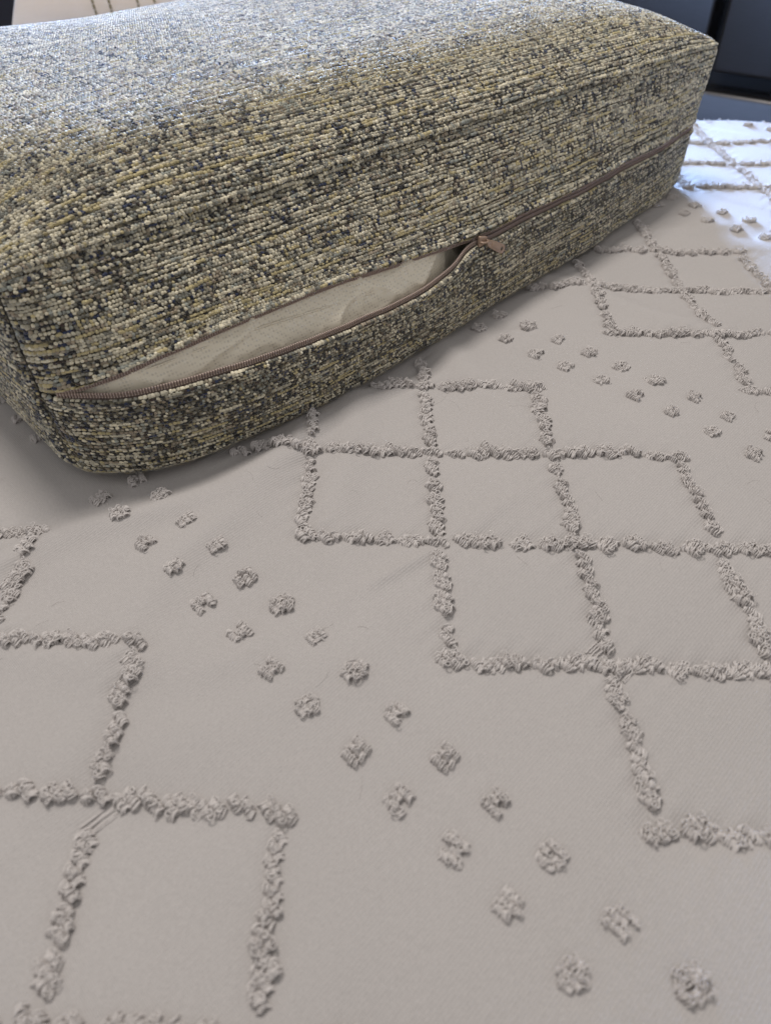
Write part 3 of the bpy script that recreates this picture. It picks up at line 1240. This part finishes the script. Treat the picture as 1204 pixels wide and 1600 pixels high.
# rough fringe on the far edge of the bedspread
parts = []
for k in range(420):
    a_ = rng.uniform(-0.45, 0.55)
    base = E0 + EDv * a_ - EN * rng.uniform(0.020, 0.034)
    z0 = -0.001 + rng.uniform(-0.001, 0.0008)
    t = np.linspace(0, math.pi, 5)
    s_ = rng.uniform(0.0008, 0.0018)
    h_ = rng.uniform(0.001, 0.0026)
    yw = rng.uniform(0, math.pi)
    pts = np.stack([base[0] + s_ * np.cos(t) * math.cos(yw), base[1] + s_ * np.cos(t) * math.sin(yw), z0 + h_ * np.sin(t)], 1)
    parts.append(tube(pts, 0.0004, 4))
V, Fc = join(parts)
link('edge_tufting', mesh_np('edge_tufting', V, Fc), M_tuft, bed, 'stuff')

# ------------------------------------------------------------------ pillow behind the cushion
pil = thing('pillow', 'cream pillow with olive embroidered zigzag lines lying behind the tweed cushion', 'pillow', (-0.345, 1.27, 0.0), math.radians(-8))
nu, nv = 60, 44
uu, vv = np.meshgrid(np.linspace(-1, 1, nu), np.linspace(-1, 1, nv), indexing='ij')


def pil_pt(u, v, side):
    e = np.clip((1 - u ** 4) * (1 - v ** 4), 0, 1) ** 0.5
    pinch = 1 - 0.06 * (1 - np.abs(u) ** 2) * np.abs(v) ** 6 - 0
    x = u * 0.26 * (1 - 0.05 * (1 - v * v) * u * u)
    y = v * 0.17 * pinch
    return x, y, side * 0.065 * e


def pil_place(x, y, t):
    # leaning back: y runs up and away, thickness toward the camera
    c, s_ = math.cos(math.radians(52)), math.sin(math.radians(52))
    y = y + 0.17
    return np.stack([x + 0.10 * y, y * c - t * s_ * -1 * -1 + 0.0, y * s_ + t * c * 1.0 + 0.02], -1)


parts = []
for side in (1, -1):
    x, y, t = pil_pt(uu, vv, side)
    V = pil_place(x, y, t).reshape(-1, 3)
    Fc = grid_faces(nu, nv)
    parts.append((V, Fc if side > 0 else Fc[:, ::-1]))
V, Fc = join(parts)
V[:, 2] = np.maximum(V[:, 2], 0.001)
link('pillow_cover', mesh_np('pillow_cover', V, Fc), M_pillow, pil)
ed = np.concatenate([np.stack([np.linspace(-1, 1, 40), -np.ones(40)], 1), np.stack([np.ones(30), np.linspace(-1, 1, 30)], 1), np.stack([np.linspace(1, -1, 40), np.ones(40)], 1), np.stack([-np.ones(30), np.linspace(1, -1, 30)], 1)])
x, y, t = pil_pt(ed[:, 0], ed[:, 1], 1)
Vt, Ft = tube(pil_place(x, y, t), 0.0035, 6)
link('piping', mesh_np('piping', Vt, Ft), M_pillow, pil)


def stitch(uv, name='embroidery'):
    parts = []
    for (ua, va), (ub, vb) in zip(uv[:-1], uv[1:]):
        n = max(2, int(math.hypot((ub - ua) * .26, (vb - va) * .17) / 0.007))
        for k in range(n):
            f0, f1 = k / n, (k + 0.72) / n
            f = np.linspace(f0, f1, 4)
            x, y, t = pil_pt(ua + (ub - ua) * f, va + (vb - va) * f, 1)
            parts.append(tube(pil_place(x, y, t + 0.0012), 0.0017, 5))
    V, Fc = join(parts)
    link(name, mesh_np(name, V, Fc), M_embroid, pil)


for u0_ in (-0.33, -0.06, 0.26, 0.62):
    stitch([(u0_, -0.9), (u0_ - 0.12, -0.3), (u0_ + 0.04, 0.2), (u0_ - 0.12, 0.8)])
    stitch([(u0_ + .10, -0.9), (u0_ - 0.02, -0.3), (u0_ + 0.14, 0.2), (u0_ - 0.02, 0.8)])

# ------------------------------------------------------------------ refrigerator
fr_ang = math.atan2(-0.66, 0.75)
fridge = thing('refrigerator', 'dark brushed steel refrigerator with two doors above a drawer, beyond the bedspread edge', 'refrigerator', (0.715, 1.822, -0.62), fr_ang)
Z0 = 0.62
def fbox(name, a, M, parent, bev=0.006):
    return link(name, rbox(*a, bev), M, parent)


fbox('body', (-0.44, 0.44, 0.035, 0.70, 0.03, 1.75), M_gap, fridge)
dl = fbox('door', (-0.44, -0.013, -0.03, 0.03, Z0 - 0.140, 1.74), M_steel, fridge, 0.01)
dr = fbox('door', (0.013, 0.44, -0.03, 0.03, Z0 - 0.140, 1.74), M_steel, fridge, 0.01)
dw = fbox('freezer_drawer', (-0.44, 0.44, -0.03, 0.03, 0.06, Z0 - 0.175), M_steel, fridge, 0.01)
for xx in (-0.05, 0.05):
    Vt, Ft = tube(np.array([(xx, -0.03, 0.85), (xx, -0.075, 0.87), (xx, -0.075, 1.1), (xx, -0.075, 1.4), (xx, -0.03, 1.42)]), 0.011, 8)
    h_ = link('handle', mesh_np('handle', Vt, Ft), M_steel, dl if xx < 0 else dr)
fbox('foot_grille', (-0.42, 0.42, 0.0, 0.05, 0.0, 0.055), M_gap, fridge, 0.004)

quad('wall', [(-4, 4.0, -0.62), (4, 4.0, -0.62), (4, 4.0, 2.2), (-4, 4.0, 2.2)], M_dark)
